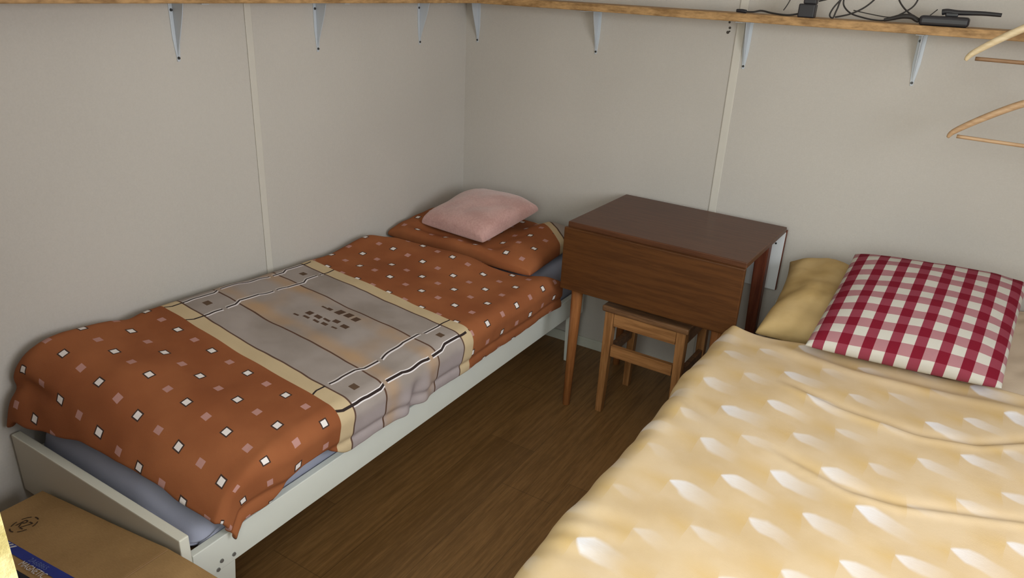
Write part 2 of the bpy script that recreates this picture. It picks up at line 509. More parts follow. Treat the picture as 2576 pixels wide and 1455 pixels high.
struct('added_sun_blocker', bx(RX + 0.1, RX + 0.85, FY - 0.12, 0.1, CZ, CZ + 0.05), CEIL)  # unseen overhang, added to keep direct sun out of the window
GRASS = plain('outdoor_ground', (0.30, 0.28, 0.20, 1), 0.95, var=0.25, scale=3)
struct('ground', bx(-14, 16, -16, FY - 0.12, -0.2, -0.02), GRASS)

# ------------------------------------------------------------------ left bed
BX, BY = 0.728, -2.111
bed = empty('single_bed', (0.37, -1.1, 0), 'low white painted bed frame with a plain foot panel along the left wall', 'bed')
Mb = Matrix.Translation((-0.37, 1.1, 0))
def bp(name, bm, mat=BEDWHITE, bevel=0.002, parent=None):
    bmesh.ops.transform(bm, matrix=Mb, verts=bm.verts); return obj(name, bm, mat, parent or bed, bevel=bevel)
bp('side_rail', bx(BX - 0.022, BX, BY + 0.026, -0.10, 0.231, 0.322))
bp('side_rail', bx(0.018, 0.040, BY + 0.026, -0.10, 0.231, 0.322))
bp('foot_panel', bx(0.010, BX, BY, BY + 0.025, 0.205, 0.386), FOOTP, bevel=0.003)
bp('head_panel', bx(0.018, BX, -0.099, -0.075, 0.205, 0.40), bevel=0.003)
bp('slat_base', bx(0.041, BX - 0.023, BY + 0.027, -0.101, 0.262, 0.284), SLAT, 0)
def bedleg(x0, x1, ya, yb, foot_y):
    bm = bmesh.new()
    prism(bm, [(x0, ya, 0.231), (x0, yb, 0.231), (x0, foot_y + 0.018, 0.0), (x0, foot_y - 0.018, 0.0)], (x1 - x0, 0, 0))
    bp('leg', bm)
bm = bmesh.new()
bedleg(BX - 0.024, BX - 0.002, -2.085, -1.975, -2.015)
bedleg(0.020, 0.042, -2.085, -1.975, -2.015)
bedleg(BX - 0.024, BX - 0.002, -0.195, -0.10, -0.166)
bedleg(0.020, 0.042, -0.195, -0.10, -0.166)
for (y, z) in ((-2.014, 0.256), (-1.979, 0.250), (-2.026, 0.2375)):
    bp('bolt_head', frus(bmesh.new(), (BX, y, z), (BX + 0.0025, y, z), 0.0055, 0.005, 12), BOLT, 0)

# mattress with fitted sheet
def mattress(name, x0, x1, y0, y1, zb, ztop, mat, label, r=0.05):
    bm = bmesh.new(); nx, ny, K = 18, 46, 6
    # cross-section rings by superellipse-ish rounded box, from bottom to top
    rings = []
    prof = [(r * 0.5, 0.0), (0.0, r * 0.5)]
    def ring(inset, zf):
        pts = []
        X0, X1, Y0, Y1 = x0 + inset, x1 - inset, y0 + inset, y1 - inset
        rc = max(0.045 - inset * 0.3, 0.02)
        for (cx, cy, a0) in ((X1 - rc, Y1 - rc, 0), (X0 + rc, Y1 - rc, 90), (X0 + rc, Y0 + rc, 180), (X1 - rc, Y0 + rc, 270)):
            for k in range(K + 1):
                a = math.radians(a0 + 90 * k / K); pts.append((cx + rc * math.cos(a), cy + rc * math.sin(a)))
        # subdivide long spans
        out = []
        for i, p in enumerate(pts):
            q = pts[(i + 1) % len(pts)]; L = math.dist(p, q); n = max(1, int(L / 0.06)) if L > 0.1 else 1
            if i % (K + 1) == K: n = 16 if i // (K + 1) % 2 == 0 else 40
            for k in range(n): out.append((lerp(p[0], q[0], k / n), lerp(p[1], q[1], k / n)))
        return [bm.verts.new((x, y, zf(x, y))) for x, y in out]
    rings.append(ring(r * 0.35, lambda x, y: zb))
    rings.append(ring(0.0, lambda x, y: zb + r * 0.35))
    H = lambda f, inset: (lambda x, y: lerp(zb, ztop(x, y), f))
    rings.append(ring(-0.004, lambda x, y: lerp(zb, ztop(x, y), 0.5) + 0.003 * fn(x * 9, y * 9)))
    for k in range(0, 5):
        a = k / 4 * PI / 2; ins = r * (1 - math.cos(a)); dz = r * (1 - math.sin(a))
        rings.append(ring(ins, lambda x, y, dz=dz: ztop(x, y) - dz + 0.002 * fn(x * 9, y * 9)))
    rings.append(ring(r * 2.4, lambda x, y: ztop(x, y) + 0.004))
    for A, B in zip(rings, rings[1:]):
        n = len(A)
        for i in range(n):
            j = (i + 1) % n; bm.faces.new((A[i], A[j], B[j], B[i]))
    bm.faces.new(rings[0][::-1]); bm.faces.new(rings[-1])
    o = obj(name, bm, mat, smooth=True)
    return tag(o, label, 'mattress')
m1top = lambda x, y: pl(y, [(-2.07, 0.405), (-1.9, 0.430), (-1.6, 0.455), (-0.7, 0.485), (-0.3, 0.500), (-0.1, 0.500)]) - 0.055 * sm(0.48, 0.66, x) * sm(-1.88, -2.04, y)
mattress('mattress', 0.045, 0.700, -2.062, -0.103, 0.286, m1top, SHEET, 'mattress in a blue-grey fitted sheet on the low white bed')

# terracotta duvet
def duvet1():
    X0, RB = 0.745, 0.052
    def wallz(y): return pl(y, [(-2.06, 0.650), (-1.95, 0.655), (-1.68, 0.628), (-1.2, 0.606), (-0.76, 0.590), (-0.4, 0.585)])
    def top(x, y):
        s = max(0, min(1, (x - 0.03) / 0.72))
        z = lerp(wallz(y), 0.527, s)
        z -= 0.035 * (1 - sm(0.0, 0.07, x - 0.02)) ** 2
        z += 0.010 * fn(x * 4 + 3, y * 3.2, 1) + 0.004 * fn(x * 11, y * 9, 4)
        # shallow furrow across the foot part
        z -= 0.010 * math.exp(-((y + 1.79 + 0.10 * (x - 0.3)) / 0.035) ** 2) * (1 - s * 0.5)
        return z
    P = X0 + RB * PI / 2 + 0.115
    def qhead(p): return pl(p, [(0.0, -0.745), (0.15, -0.66), (0.35, -0.615), (0.55, -0.575), (0.68, -0.515), (0.80, -0.435), (1.0, -0.375)])
    def hemz_len(q):  # extra length of the hanging side along the bed
        return 0.012 * fn(q * 4, 2.0) + 0.003 * fn(q * 11, 7.0) - 0.050 * sm(-1.62, -1.72, q) * sm(-1.93, -1.80, q) * 1.0
    def y0f(x): return pl(x, [(0.0, -1.985), (0.15, -1.955), (0.45, -1.875), (0.76, -1.83), (1.0, -1.83)])
    def Rf(x): return pl(x, [(0.0, 0.10), (0.15, 0.13), (0.45, 0.20), (0.8, 0.22)])
    def footlen(x): return pl(x, [(0.0, 0.275), (0.12, 0.265), (0.3, 0.240), (0.5, 0.243), (0.7, 0.258), (1.0, 0.272)])
    def sx(e, L):
        if e <= 0: return 0.0, 0.0
        th = e / RB
        if th < PI / 2: return RB * math.sin(th), RB * (1 - math.cos(th))
        r = e - RB * PI / 2
        return RB - r * 0.18 , RB + r * 0.98
    def sy(e, R):
        if e <= 0: return 0.0, 0.0
        tm = math.radians(72); th = e / R
        if th < tm: return R * math.sin(th), R * (1 - math.cos(th))
        r = e - R * tm
        return R * math.sin(tm) + r * math.cos(tm), R * (1 - math.cos(tm)) + r * math.sin(tm)
    def pq(s, t):
        p = 0.022 + (P - 0.022) * s
        ex = max(0.0, p - X0)
        qf = y0f(min(p, X0)) - footlen(p)
        q = lerp(qf, qhead(p), t)
        if ex > 0:
            k = ex / (P - X0); p = X0 + ex + hemz_len(q) * k * k
        return p, q
    def f(s, t):
        p, q = pq(s, t)
        ex = max(0.0, p - X0); x = min(p, X0)
        y0 = y0f(x); ey = max(0.0, y0 - q)
        gx, dx = sx(ex, 0); gy, dy = sy(ey, Rf(x))
        z0 = top(x, max(q, y0))
        if ex > 0 and ey > 0:
            k = min(1, ey / 0.2)
            gx *= 1 - 0.75 * k; gy *= 1 - 0.25 * min(1, ex / 0.18)
            d = math.sqrt(dx * dx + dy * dy)
        else: d = dx + dy
        z = z0 - d
        # vertical folds on the hanging side
        if ex > 0.07:
            fold = 0.006 * fn(q * 9, 3.3) + 0.002 * fn(q * 30, 9.1)
            fold += 0.014 * math.exp(-((q + 1.30) / 0.030) ** 2) - 0.016 * math.exp(-((q + 1.345) / 0.020) ** 2) + 0.012 * math.exp(-((q + 1.39) / 0.022) ** 2)
            gx += fold * min(1, (ex - 0.07) / 0.06)
        # head hem sinks toward the pillow
        hd = qhead(p) - q
        z += (0.026 * (1 - sm(0.45, 0.66, p)) * (1 - sm(0.05, 0.24, hd)) - 0.016 * (1 - sm(0.0, 0.035, hd))) * (1 - min(1, dx / 0.05))
        z -= 0.008 * sm(0.45, 0.62, p) * (1 - sm(0.0, 0.14, hd)) * (1 - min(1, dx / 0.05))
        # seam just above the hem of the side
        if ex > 0: 
            gx -= 0.010 * math.exp(-((P - p - 0.042) / 0.009) ** 2)
        # crumple of the foot end by the wall
        if ey > 0.10:
            c = sm(0.10, 0.2, ey) * (1 - sm(0.10, 0.28, x))
            gy -= 0.022 * c * math.exp(-((ey - 0.16) / 0.025) ** 2); 
            gy += 0.008 * fn(x * 12, ey * 10, 3) * sm(0.05, 0.15, ey)
        z = max(z, 0.327 if x + gx < 0.735 else 0.0)
        return Vector((x + gx, min(q, q) if ey == 0 else y0 - gy, z))
    def uv(s, t):
        return pq(s, t)
    o = grid('duvet', 84, 170, f, uv, DUVET_BROWN, thick=0.018, sub=1)
    return tag(o, 'rumpled terracotta duvet with small squares and a beige lined panel on the left bed', 'duvet')
duvet1()

# pillow and cushion on the left bed
M = Matrix.Translation((0.362, -0.322, 0.558)) @ Matrix.Rotation(math.radians(1), 4, 'Z') @ Matrix.Rotation(math.radians(2.5), 4, 'X') @ Matrix.Rotation(math.radians(1.5), 4, 'Y')
o = cushion('bed_pillow', 0.70, 0.49, 0.115, PILLOW_BROWN, M, pw=0.27, ear=0.03, wr=0.010, seed=3.0, flat=0.36, dent=lambda x, y: 1 - 0.52 * sm(-0.30, -0.20, x) * (1 - sm(0.12, 0.22, x)) * sm(-0.235, -0.165, y))
tag(o, 'flat terracotta pillow with small squares and a striped end, under the pink cushion', 'pillow')
M = Matrix.Translation((0.315, -0.312, 0.632)) @ Matrix.Rotation(math.radians(-7), 4, 'Z') @ Matrix.Rotation(math.radians(9), 4, 'X')
o = cushion('throw_cushion', 0.345, 0.37, 0.100, PINK, M, pw=0.24, ear=0.015, wr=0.008, seed=8.0, flat=0.20)
tag(o, 'dusty pink plush cushion lying on the terracotta pillow', 'cushion')

# ------------------------------------------------------------------ drop-leaf table
TX0, TX1, TZ, TF, TB = -0.332, 0.332, 0.772, -0.255, 0.238
tab = empty('drop_leaf_table', (1.182, -0.277, 0), 'small teak brown drop-leaf table with both leaves down against the back wall', 'table', math.radians(-1.6))
obj('tabletop', bx(TX0, TX1, TF, TB, TZ - 0.021, TZ), TABLETOP, tab, bevel=0.003)
lf = obj('drop_leaf', bx(TX0 - 0.004, TX1 + 0.002, TF - 0.020, TF - 0.003, 0.512, TZ - 0.017), TABLELEAF, tab, bevel=0.003)
obj('underside', bx(TX0, TX1 - 0.001, TF - 0.0028, TF - 0.0012, 0.516, TZ - 0.023), WHITELAM, lf)['label'] = 'white inner face of the drop leaf'
lf = obj('drop_leaf', bx(TX0, TX1 + 0.002, TB + 0.006, TB + 0.018, 0.512, TZ - 0.015), DARKLEG, tab, bevel=0.002)
obj('underside', bx(TX0, TX1 - 0.001, TB + 0.0035, TB + 0.0055, 0.514, TZ - 0.023), WHITELAM, lf)['label'] = 'white inner face of the rear leaf'
obj('screw', frus(bmesh.new(), (TX1 - 0.03, TB + 0.0034, 0.70), (TX1 - 0.03, TB + 0.002, 0.70), 0.004, 0.004, 10), SCREW, lf)
for y in (TF + 0.05, TB - 0.07):
    obj('apron', bx(TX0 + 0.06, TX1 - 0.09, y, y + 0.018, 0.672, TZ - 0.022), TABLELEG, tab)
for x in (TX0 + 0.075, TX1 - 0.095):
    obj('apron', bx(x, x + 0.018, TF + 0.069, TB - 0.071, 0.672, TZ - 0.022), TABLELEG, tab)
obj('leg', frus(bmesh.new(), (-0.286, -0.238, 0.0), (-0.286, -0.215, TZ - 0.022), 0.0145, 0.026, 24), TABLELEG, tab, smooth=True, bevel=0.001)
obj('leg', frus(bmesh.new(), (0.270, -0.232, 0.0), (0.262, -0.205, TZ - 0.022), 0.0145, 0.026, 24), TABLELEG, tab, smooth=True, bevel=0.001)
obj('leg', frus(bmesh.new(), (-0.275, 0.200, 0.0), (-0.260, 0.190, TZ - 0.022), 0.0145, 0.026, 24), TABLELEG, tab, smooth=True, bevel=0.001)
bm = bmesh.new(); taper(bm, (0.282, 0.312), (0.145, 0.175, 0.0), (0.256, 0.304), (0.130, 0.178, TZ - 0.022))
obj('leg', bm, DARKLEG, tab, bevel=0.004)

# ------------------------------------------------------------------ stool
st = empty('wooden_stool', (1.172, -0.345, 0), 'plain square wooden stool tucked under the drop-leaf table', 'stool', math.radians(-1.5))
SX, SY = 0.172, 0.150
obj('seat', bx(-SX, SX, -SY, SY, 0.440, 0.465), STOOLSEAT, st, bevel=0.007, seg=3)
for sx_ in (-1, 1):
    for sy_ in (-1, 1):
        bm = bmesh.new(); x = sx_ * 0.143; y = sy_ * 0.122
        xo = x + sx_ * 0.006; yo = y + sy_ * 0.006
        taper(bm, (xo - 0.013, xo + 0.013), (yo - 0.013, yo + 0.013, 0.0), (x - 0.018, x + 0.018), (y - 0.018, y + 0.018, 0.439))
        obj('leg', bm, STOOLWOOD, st, bevel=0.002)
for s in (-1, 1):
    obj('apron', bx(-0.124, 0.124, s * 0.128 - 0.010, s * 0.128 + 0.010, 0.385, 0.439), STOOLRAIL, st, bevel=0.001)
    obj('apron', bx(s * 0.148 - 0.010, s * 0.148 + 0.010, -0.103, 0.103, 0.385, 0.439), STOOLSEAT, st, bevel=0.001)
    obj('stretcher', bx(s * 0.149 - 0.009, s * 0.149 + 0.009, -0.104, 0.104, 0.235, 0.275), STOOLSEAT, st, bevel=0.001)
obj('stretcher', bx(-0.125, 0.125, -0.136, -0.116, 0.255, 0.300), STOOLRAIL, st, bevel=0.001)

# ------------------------------------------------------------------ right bed
b2 = empty('double_bed', (2.24, -1.1, 0), 'wide white bed frame hidden below the yellow duvet at the right', 'bed')
Mb2 = Matrix.Translation((-2.24, 1.1, 0))
def bp2(name, bm, mat=BEDWHITE, bevel=0.002):
    bmesh.ops.transform(bm, matrix=Mb2, verts=bm.verts); return obj(name, bm, mat, b2, bevel=bevel)
bp2('side_rail', bx(1.535, 1.557, -2.055, -0.07, 0.21, 0.33)); bp2('side_rail', bx(2.92, 2.942, -2.055, -0.07, 0.21, 0.33))
bp2('foot_panel', bx(1.535, 2.942, -2.078, -2.056, 0.21, 0.40)); bp2('head_panel', bx(1.535, 2.942, -0.069, -0.045, 0.21, 0.48))
bp2('slat_base', bx(1.558, 2.919, -2.055, -0.07, 0.262, 0.288), SLAT)
for x in (1.56, 2.88):
    for y in (-2.05, -0.11):
        bp2('leg', taper(bmesh.new(), (x + 0.008, x + 0.030), (y + 0.004, y + 0.026, 0.0), (x, x + 0.04), (y, y + 0.03, 0.2615)))
mattress('mattress', 1.562, 2.915, -2.045, -0.075, 0.290, lambda x, y: 0.530, plain('pale_sheet', (0.58, 0.52, 0.42, 1), 0.9, 0.1, var=0.04), 'wide mattress under the yellow duvet on the right bed')

def duvet2():
    X0, RB = 1.548, 0.070
    Q0 = -2.0
    P1 = 2.94
    def top(x, y):
        z = 0.588 + 0.010 * fn(x * 2.2, y * 2.6, 2) + 0.006 * fn(x * 6, y * 5, 8)
        # long shallow creases
        for (pts, a, wd) in (([(1.70, -0.93), (1.90, -0.985), (2.085, -1.0), (2.21, -0.96), (2.32, -0.865), (2.6, -0.70)], 0.010, 0.012),
                             ([(1.75, -1.26), (1.973, -1.341), (2.074, -1.325), (2.22, -1.267), (2.6, -1.1)], 0.008, 0.010),
                             ([(1.6, -0.70), (1.9, -0.74), (2.3, -0.70), (2.7, -0.62)], 0.008, 0.022)):
            d = y - pl(x, pts); m = sm(pts[0][0], pts[0][0] + 0.15, x)
            z += a * m * math.exp(-(d / wd) ** 2) - a * 0.8 * m * math.exp(-((d - wd * 2.2) / (wd * 1.5)) ** 2)
        return z
    def qhead(p): return pl(p, [(1.30, -0.60), (1.45, -0.615), (1.548, -0.655), (1.75, -0.64), (2.35, -0.60), (3.0, -0.57)])
    def pq(s, t):
        p = lerp(1.27, P1, s ** 1.0); q = lerp(-2.26, qhead(p), t); return p, q
    def f(s, t):
        p, q = pq(s, t)
        ex = max(0.0, X0 - p); ey = max(0.0, Q0 - q); x = max(p, X0)
        def side(e, R):
            if e <= 0: return 0.0, 0.0
            th = e / R
            if th < PI / 2: return R * math.sin(th), R * (1 - math.cos(th))
            r = e - R * PI / 2; return R - r * 0.10, R + r
        e = math.sqrt(ex * ex + ey * ey)
        R = 0.070 if ey == 0 else lerp(0.07, 0.13, min(1, ey / 0.1))
        g, d = side(e, R)
        ux, uy = (ex / e, ey / e) if e > 0 else (0, 0)
        z = top(x, max(q, Q0)) - d
        wob = 0.012 * fn(q * 5, 1.5) + 0.006 * fn(q * 15, 4.5)
        if ex > 0: g += wob * min(1, ex / 0.06)
        # short gathers near the left edge
        near = math.exp(-((p - 1.53) / 0.10) ** 2)
        z += near * 0.0045 * math.sin(q * 60 + 7 * fn(q * 4, p * 5)) * (0.4 + 0.6 * fn(q * 3, 6.0))
        # head hem: little turned-up corner at the left
        hd = qhead(p) - q
        z += 0.010 * (1 - sm(0, 0.10, hd)) * sm(1.60, 1.75, p)
        z += 0.020 * (1 - sm(0, 0.10, hd)) * (1 - sm(1.48, 1.62, p)) * (1 if ex < 0.05 else 0.3)
        # bunched foot corner
        if ey > 0 and ex > 0: g += 0.02 * math.sin(math.atan2(ey, ex) * 7) * min(1, e / 0.12)
        return Vector((x - g * ux, (q if ey == 0 else Q0 - g * uy), max(z, 0.12)))
    o = grid('duvet', 110, 120, f, pq, DUVET_YELLOW, thick=0.022, sub=1)
    tag(o, 'pale yellow duvet with white feather tips spread over the right bed', 'duvet')
duvet2()

M = Matrix.Translation((2.000, -0.322, 0.606)) @ Matrix.Rotation(math.radians(2), 4, 'Z') @ Matrix.Rotation(math.radians(11), 4, 'X')
o = cushion('bed_pillow', 0.86, 0.50, 0.15, PILLOW_YELLOW, M, pw=0.34, ear=0.05, wr=0.022, seed=13.0, flat=0.22, dent=lambda x, y: 1 - 0.80 * sm(-0.26, -0.14, x) * (1 - sm(0.29, 0.38, x)))
tag(o, 'big yellow pillow at the head of the right bed behind the checked cushion', 'pillow')
# red gingham cushion
def place(c, ex, ey):
    ex = Vector(ex).normalized(); n = ex.cross(Vector(ey)).normalized(); ey = Vector(ey).normalized()
    return Matrix(((ex.x, ey.x, n.x, c[0]), (ex.y, ey.y, n.y, c[1]), (ex.z, ey.z, n.z, c[2]), (0, 0, 0, 1)))
M = place((2.017, -0.455, 0.705), (0.50, 0.060, 0.0), (0.031, 0.50, 0.150))
o = cushion('checked_cushion', 0.500, 0.520, 0.125, GINGHAM, M, pw=0.38, ear=0.02, wr=0.006, seed=21.0, flat=0.42)
tag(o, 'red and white gingham cushion leaning on the yellow pillow', 'cushion')

# ------------------------------------------------------------------ shelves, brackets
SZ0, SZ1, SD = 1.483, 1.509, 0.180
tag(obj('wall_shelf', bx(0.181, RX - 0.002, -SD, -0.001, SZ0, SZ1), SHELFWOOD, bevel=0.002), 'long chipboard shelf on the back wall, black cables lying on it', 'shelf')
SHELFWOOD_Y = wood('shelf_chipboard_side', (0.22, 0.12, 0.045, 1), (0.50, 0.30, 0.13, 1), 'y', 0.6, 14.0, 2.0)
tag(obj('wall_shelf', bx(0.001, SD, FY + 0.02, -0.001, SZ0, SZ1), SHELFWOOD_Y, bevel=0.002), 'bare chipboard shelf running along the left wall above the terracotta bed', 'shelf')
def bracket(loc, rz, label):
    """wall plane is local y=0, room toward -y"""
    e = empty('shelf_bracket', loc, label, 'bracket', rz, 'white shelf brackets on the walls')
    bm = bmesh.new()
    prism(bm, [(-0.013, 0, -0.001), (0.013, 0, -0.001), (0.012, 0, -0.10), (0.0045, 0, -0.168), (-0.0045, 0, -0.168), (-0.012, 0, -0.10)], (0, -0.003, 0))
    obj('wall_plate', bm, BRACKET, e, bevel=0.001)
    obj('shelf_arm', bx(-0.012, 0.012, -0.150, -0.003, -0.004, -0.001), BRACKET, e, bevel=0.001)
    bm = bmesh.new()
    pts = [(-0.0015, -0.003, -0.004), (-0.0015, -0.052, -0.004)]
    for k in range(0, 9):
        t = k / 8; pts.append((-0.0015, -0.046 * (1 - t) ** 1.2 - 0.004, -0.012 - 0.140 * t ** 0.8))
    prism(bm, pts, (0.003, 0, 0)); obj('gusset', bm, BRACKET, e)
    for z in (-0.026, -0.158):
        obj('screw', frus(bmesh.new(), (0.0 if z < -0.1 else -0.006, -0.003, z), (0.0 if z < -0.1 else -0.006, -0.006, z), 0.0045, 0.0035, 12), SCREW, e)
    return e
for (x, lab) in ((0.063, 'white shelf bracket on the back wall beside the room corner'),
                 (0.646, 'white shelf bracket on the back wall above the left edge of the teak table'),
                 (1.248, 'white shelf bracket on the back wall just right of the joint strip'),
                 (1.810, 'white shelf bracket on the back wall below the black plastic box, nearest the hangers')):
    bracket((x, 0, SZ0 - 0.0005), 0, lab)
for (y, lab) in ((-1.455, 'white shelf bracket on the left wall left of the joint strip, largest in view'),
                 (-0.903, 'white shelf bracket on the left wall just right of the joint strip'),
                 (-0.333, 'white shelf bracket on the left wall, the one closest to the room corner')):
    bracket((0, y, SZ0 - 0.0005), PI / 2, lab)
# screw holes left in the wall
bm = bmesh.new()
for (x, z, r) in ((1.173, 1.472, 0.004), (1.177, 1.453, 0.0045), (1.172, 1.437, 0.0055), (1.178, 1.441, 0.003)):
    frus(bm, (x, 0, z), (x, -0.0012, z), r, r, 10)
hole = obj('wall_holes', bm, plain('hole_dark', (0.06, 0.05, 0.04, 1)))
hole['kind'] = 'structure'; hole['label'] = 'old screw holes beside the joint strip under the back shelf'

# ------------------------------------------------------------------ things on the shelf
Y = -0.145; T = SZ1
pa = empty('power_adapter', (1.465, Y, T), 'black plug-in power adapter with its lead lying on the back shelf', 'power adapter')
bm = bmesh.new(); box(bm, -0.026, 0.026, -0.020, 0.020, 0.0, 0.042); box(bm, -0.014, 0.026, -0.018, 0.018, 0.042, 0.060)
obj('adapter_body', bm, BLACK, pa, bevel=0.004, seg=3)
obj('lead', tube_pts([(-0.026, 0, 0.010), (-0.06, -0.004, 0.004), (-0.11, 0.004, 0.0065), (-0.15, 0.010, 0.012), (-0.175, 0.004, 0.007), (-0.200, 0, 0.006)], 0.003), CABLE, pa, smooth=True)
obj('lead_plug', tube_pts([(-0.198, 0, 0.0065), (-0.216, 0.0, 0.008), (-0.232, 0, 0.008)], lambda t: 0.0065 - 0.002 * abs(t - 0.4), n=12), BLACK, pa, smooth=True)
obj('stray_wire', tube_pts([(-0.075, -0.006, 0.018), (-0.064, -0.004, 0.040), (-0.052, 0.004, 0.075), (-0.030, 0.02, 0.11), (0.03, 0.03, 0.12), (0.05, 0.012, 0.09), (0.016, 0.0, 0.057)], 0.0018), CABLE, pa, smooth=True)
rt = empty('black_plastic_box', (1.868, Y, T), 'flat black plastic box with a stick-like aerial lying on the back shelf', 'electronics')
bm = bmesh.new(); box(bm, -0.070, 0.064, -0.030, 0.035, 0.0005, 0.029); obj('case', bm, BLACK, rt, bevel=0.009, seg=3)
obj('aerial', tube_pts([(-0.014, 0.002, 0.040), (0.0, 0.0, 0.0425), (0.03, -0.002, 0.041), (0.09, -0.004, 0.0425), (0.140, -0.006, 0.041)], lambda t: 0.0090 - 0.0035 * t, n=14), BLACK, rt, smooth=True)
obj('aerial_joint', bx(-0.004, 0.030, -0.010, 0.012, 0.0285, 0.040), BLACK, rt, bevel=0.003)
obj('wire_end', tube_pts([(-0.045, 0.0, 0.0285), (-0.038, 0.0, 0.036), (-0.028, 0.0, 0.047)], 0.0015), CABLE, rt, smooth=True)
cb = empty('looped_cable', (1.63, Y, T), 'tangled loops of thin black cable between the adapter and the black box', 'cable')
obj('cable_loop', tube_pts([(-0.135, 0, 0.052), (-0.10, 0.002, 0.062), (-0.066, 0.0, 0.070), (-0.085, -0.01, 0.035), (-0.092, -0.01, 0.012), (-0.080, -0.012, 0.005), (-0.074, -0.008, 0.03), (-0.058, 0, 0.075), (0.02, 0.01, 0.105), (0.035, 0.01, 0.080),
                            (0.01, 0, 0.045), (-0.03, -0.006, 0.020), (-0.075, -0.008, 0.007)], 0.0026), CABLE, cb, smooth=True)
obj('cable_loop', tube_pts([(-0.062, 0.012, 0.075), (-0.06, 0.012, 0.045), (-0.035, 0.008, 0.022), (0.0, 0.004, 0.012), (0.04, 0.0, 0.006), (0.075, -0.004, 0.008), (0.11, 0.0, 0.026), (0.142, 0.004, 0.052), (0.150, 0.004, 0.085), (0.13, 0.01, 0.11)], 0.0024), CABLE, cb, smooth=True)
obj('cable_loop', tube_pts([(0.085, 0.02, 0.10), (0.098, 0.018, 0.066), (0.125, 0.012, 0.038), (0.155, 0.004, 0.022), (0.17, 0.0, 0.016), (0.20, -0.01, 0.009)], 0.0024), CABLE, cb, smooth=True)
obj('cable_bundle', tube_pts([(0.070, -0.012, 0.008), (0.092, -0.010, 0.014), (0.120, -0.010, 0.022), (0.145, -0.008, 0.022), (0.158, -0.010, 0.015), (0.167, -0.012, 0.010)], lambda t: 0.0045 + 0.003 * math.sin(PI * t)), CABLE, cb, smooth=True)
obj('cable_loop', tube_pts([(-0.03, 0.03, 0.030), (0.02, 0.032, 0.022), (0.07, 0.03, 0.016), (0.10, 0.028, 0.018)], 0.0015), CABLE, cb, smooth=True)

# ------------------------------------------------------------------ coat hangers at the right
HANGERBAR = wood('hanger_bar_wood', (0.16, 0.085, 0.04, 1), (0.27, 0.155, 0.08, 1), 'x', 0.45, 12.0, 6.0)
PALEHANGER = wood('pale_hanger_wood', (0.55, 0.42, 0.24, 1), (0.68, 0.55, 0.36, 1), 'x', 0.4, 12.0, 6.0)
def hanger(loc, rz, label, m, mb):
    e = empty('coat_hanger', loc, label, 'coat hanger', rz, 'wooden coat hangers at the right')
    h = 0.225
    arm = [(-h, 0, -0.135), (-h * 0.93, 0, -0.112), (-h * 0.6, 0, -0.058), (-h * 0.25, 0, -0.012), (0, 0, 0.0), (h * 0.25, 0, -0.012), (h * 0.6, 0, -0.058), (h * 0.93, 0, -0.112), (h, 0, -0.135)]
    o = obj('shoulder', tube_pts(arm, lambda t: 0.0105 - 0.0065 * abs(2 * t - 1) ** 4, sub=8, n=14), m, e, smooth=True)
    obj('bar', tube_pts([(-h * 0.90, 0, -0.128), (0, 0, -0.130), (h * 0.90, 0, -0.128)], 0.0055, n=12), mb, e, smooth=True)
    hk = [(0, 0, 0.008), (0, 0, 0.045)]
    for k in range(0, 10):
        a = math.radians(-60 + k * 27); hk.append((0.022 * math.cos(a) - 0.011, 0, 0.075 + 0.022 * math.sin(a)))
    obj('hook', tube_pts(hk, 0.002, sub=4), STEEL, e, smooth=True)
    return e
hanger((2.176, -0.330, 1.565), math.radians(6), 'upper of the two coat hangers, pale wood, its tip just below the shelf edge', PALEHANGER, HANGERBAR)
hanger((2.184, -0.290, 1.340), math.radians(-3), 'lower of the two wooden coat hangers, hanging in front of bare wall', HANGER, HANGER)
rod = obj('clothes_rail', tube_pts([(2.12, -0.33, 1.668), (2.6, -0.30, 1.668), (RX - 0.001, -0.27, 1.668)], 0.011, n=14), STEEL, smooth=True)
tag(rod, 'steel clothes rail above the right bed, outside the picture', 'rail')

# ------------------------------------------------------------------ cardboard box
cbx = empty('cardboard_box', (0.5, -2.33, 0), 'brown cardboard box with blue printed band at the foot of the left bed', 'box')
Y1, Y0 = -2.124, -2.52
XL = [(0.150, 0.272), (0.30, 0.297), (0.46, 0.322), (0.62, 0.349), (0.70, 0.364), (0.80, 0.371), (0.93, 0.375)]
def lidz(x): return pl(x, XL)
bm = bmesh.new()
n = len(XL)
A = [bm.verts.new((x - 0.5, Y0 + 2.33, z)) for x, z in XL]; B = [bm.verts.new((x - 0.5, Y1 + 2.33, z)) for x, z in XL]
A0 = [bm.verts.new((x - 0.5, Y0 + 2.33, 0.001)) for x, z in XL]; B0 = [bm.verts.new((x - 0.5, Y1 + 2.33, 0.001)) for x, z in XL]
for i in range(n - 1):
    bm.faces.new((A[i], A[i + 1], B[i + 1], B[i])); bm.faces.new((A0[i], B0[i], B0[i + 1], A0[i + 1]))
    bm.faces.new((A[i], A0[i], A0[i + 1], A[i + 1])); bm.faces.new((B[i], B[i + 1], B0[i + 1], B0[i]))
bm.faces.new((A[0], B[0], B0[0], A0[0])); bm.faces.new((A[-1], A0[-1], B0[-1], B[-1]))
obj('carton', bm, CARTON, cbx, bevel=0.002)
def on_lid(bm, pts):
    """flat print on the lid: list of xy polygons"""
    for poly in pts:
        bm.faces.new([bm.verts.new((x - 0.5, y + 2.33, lidz(x) + 0.0012)) for x, y in poly])
    return bm
def strip_quads(x0, x1, ya, yb, n=10):
    return [[(lerp(x0, x1, i / n), ya), (lerp(x0, x1, (i + 1) / n), ya), (lerp(x0, x1, (i + 1) / n), yb), (lerp(x0, x1, i / n), yb)] for i in range(n)]
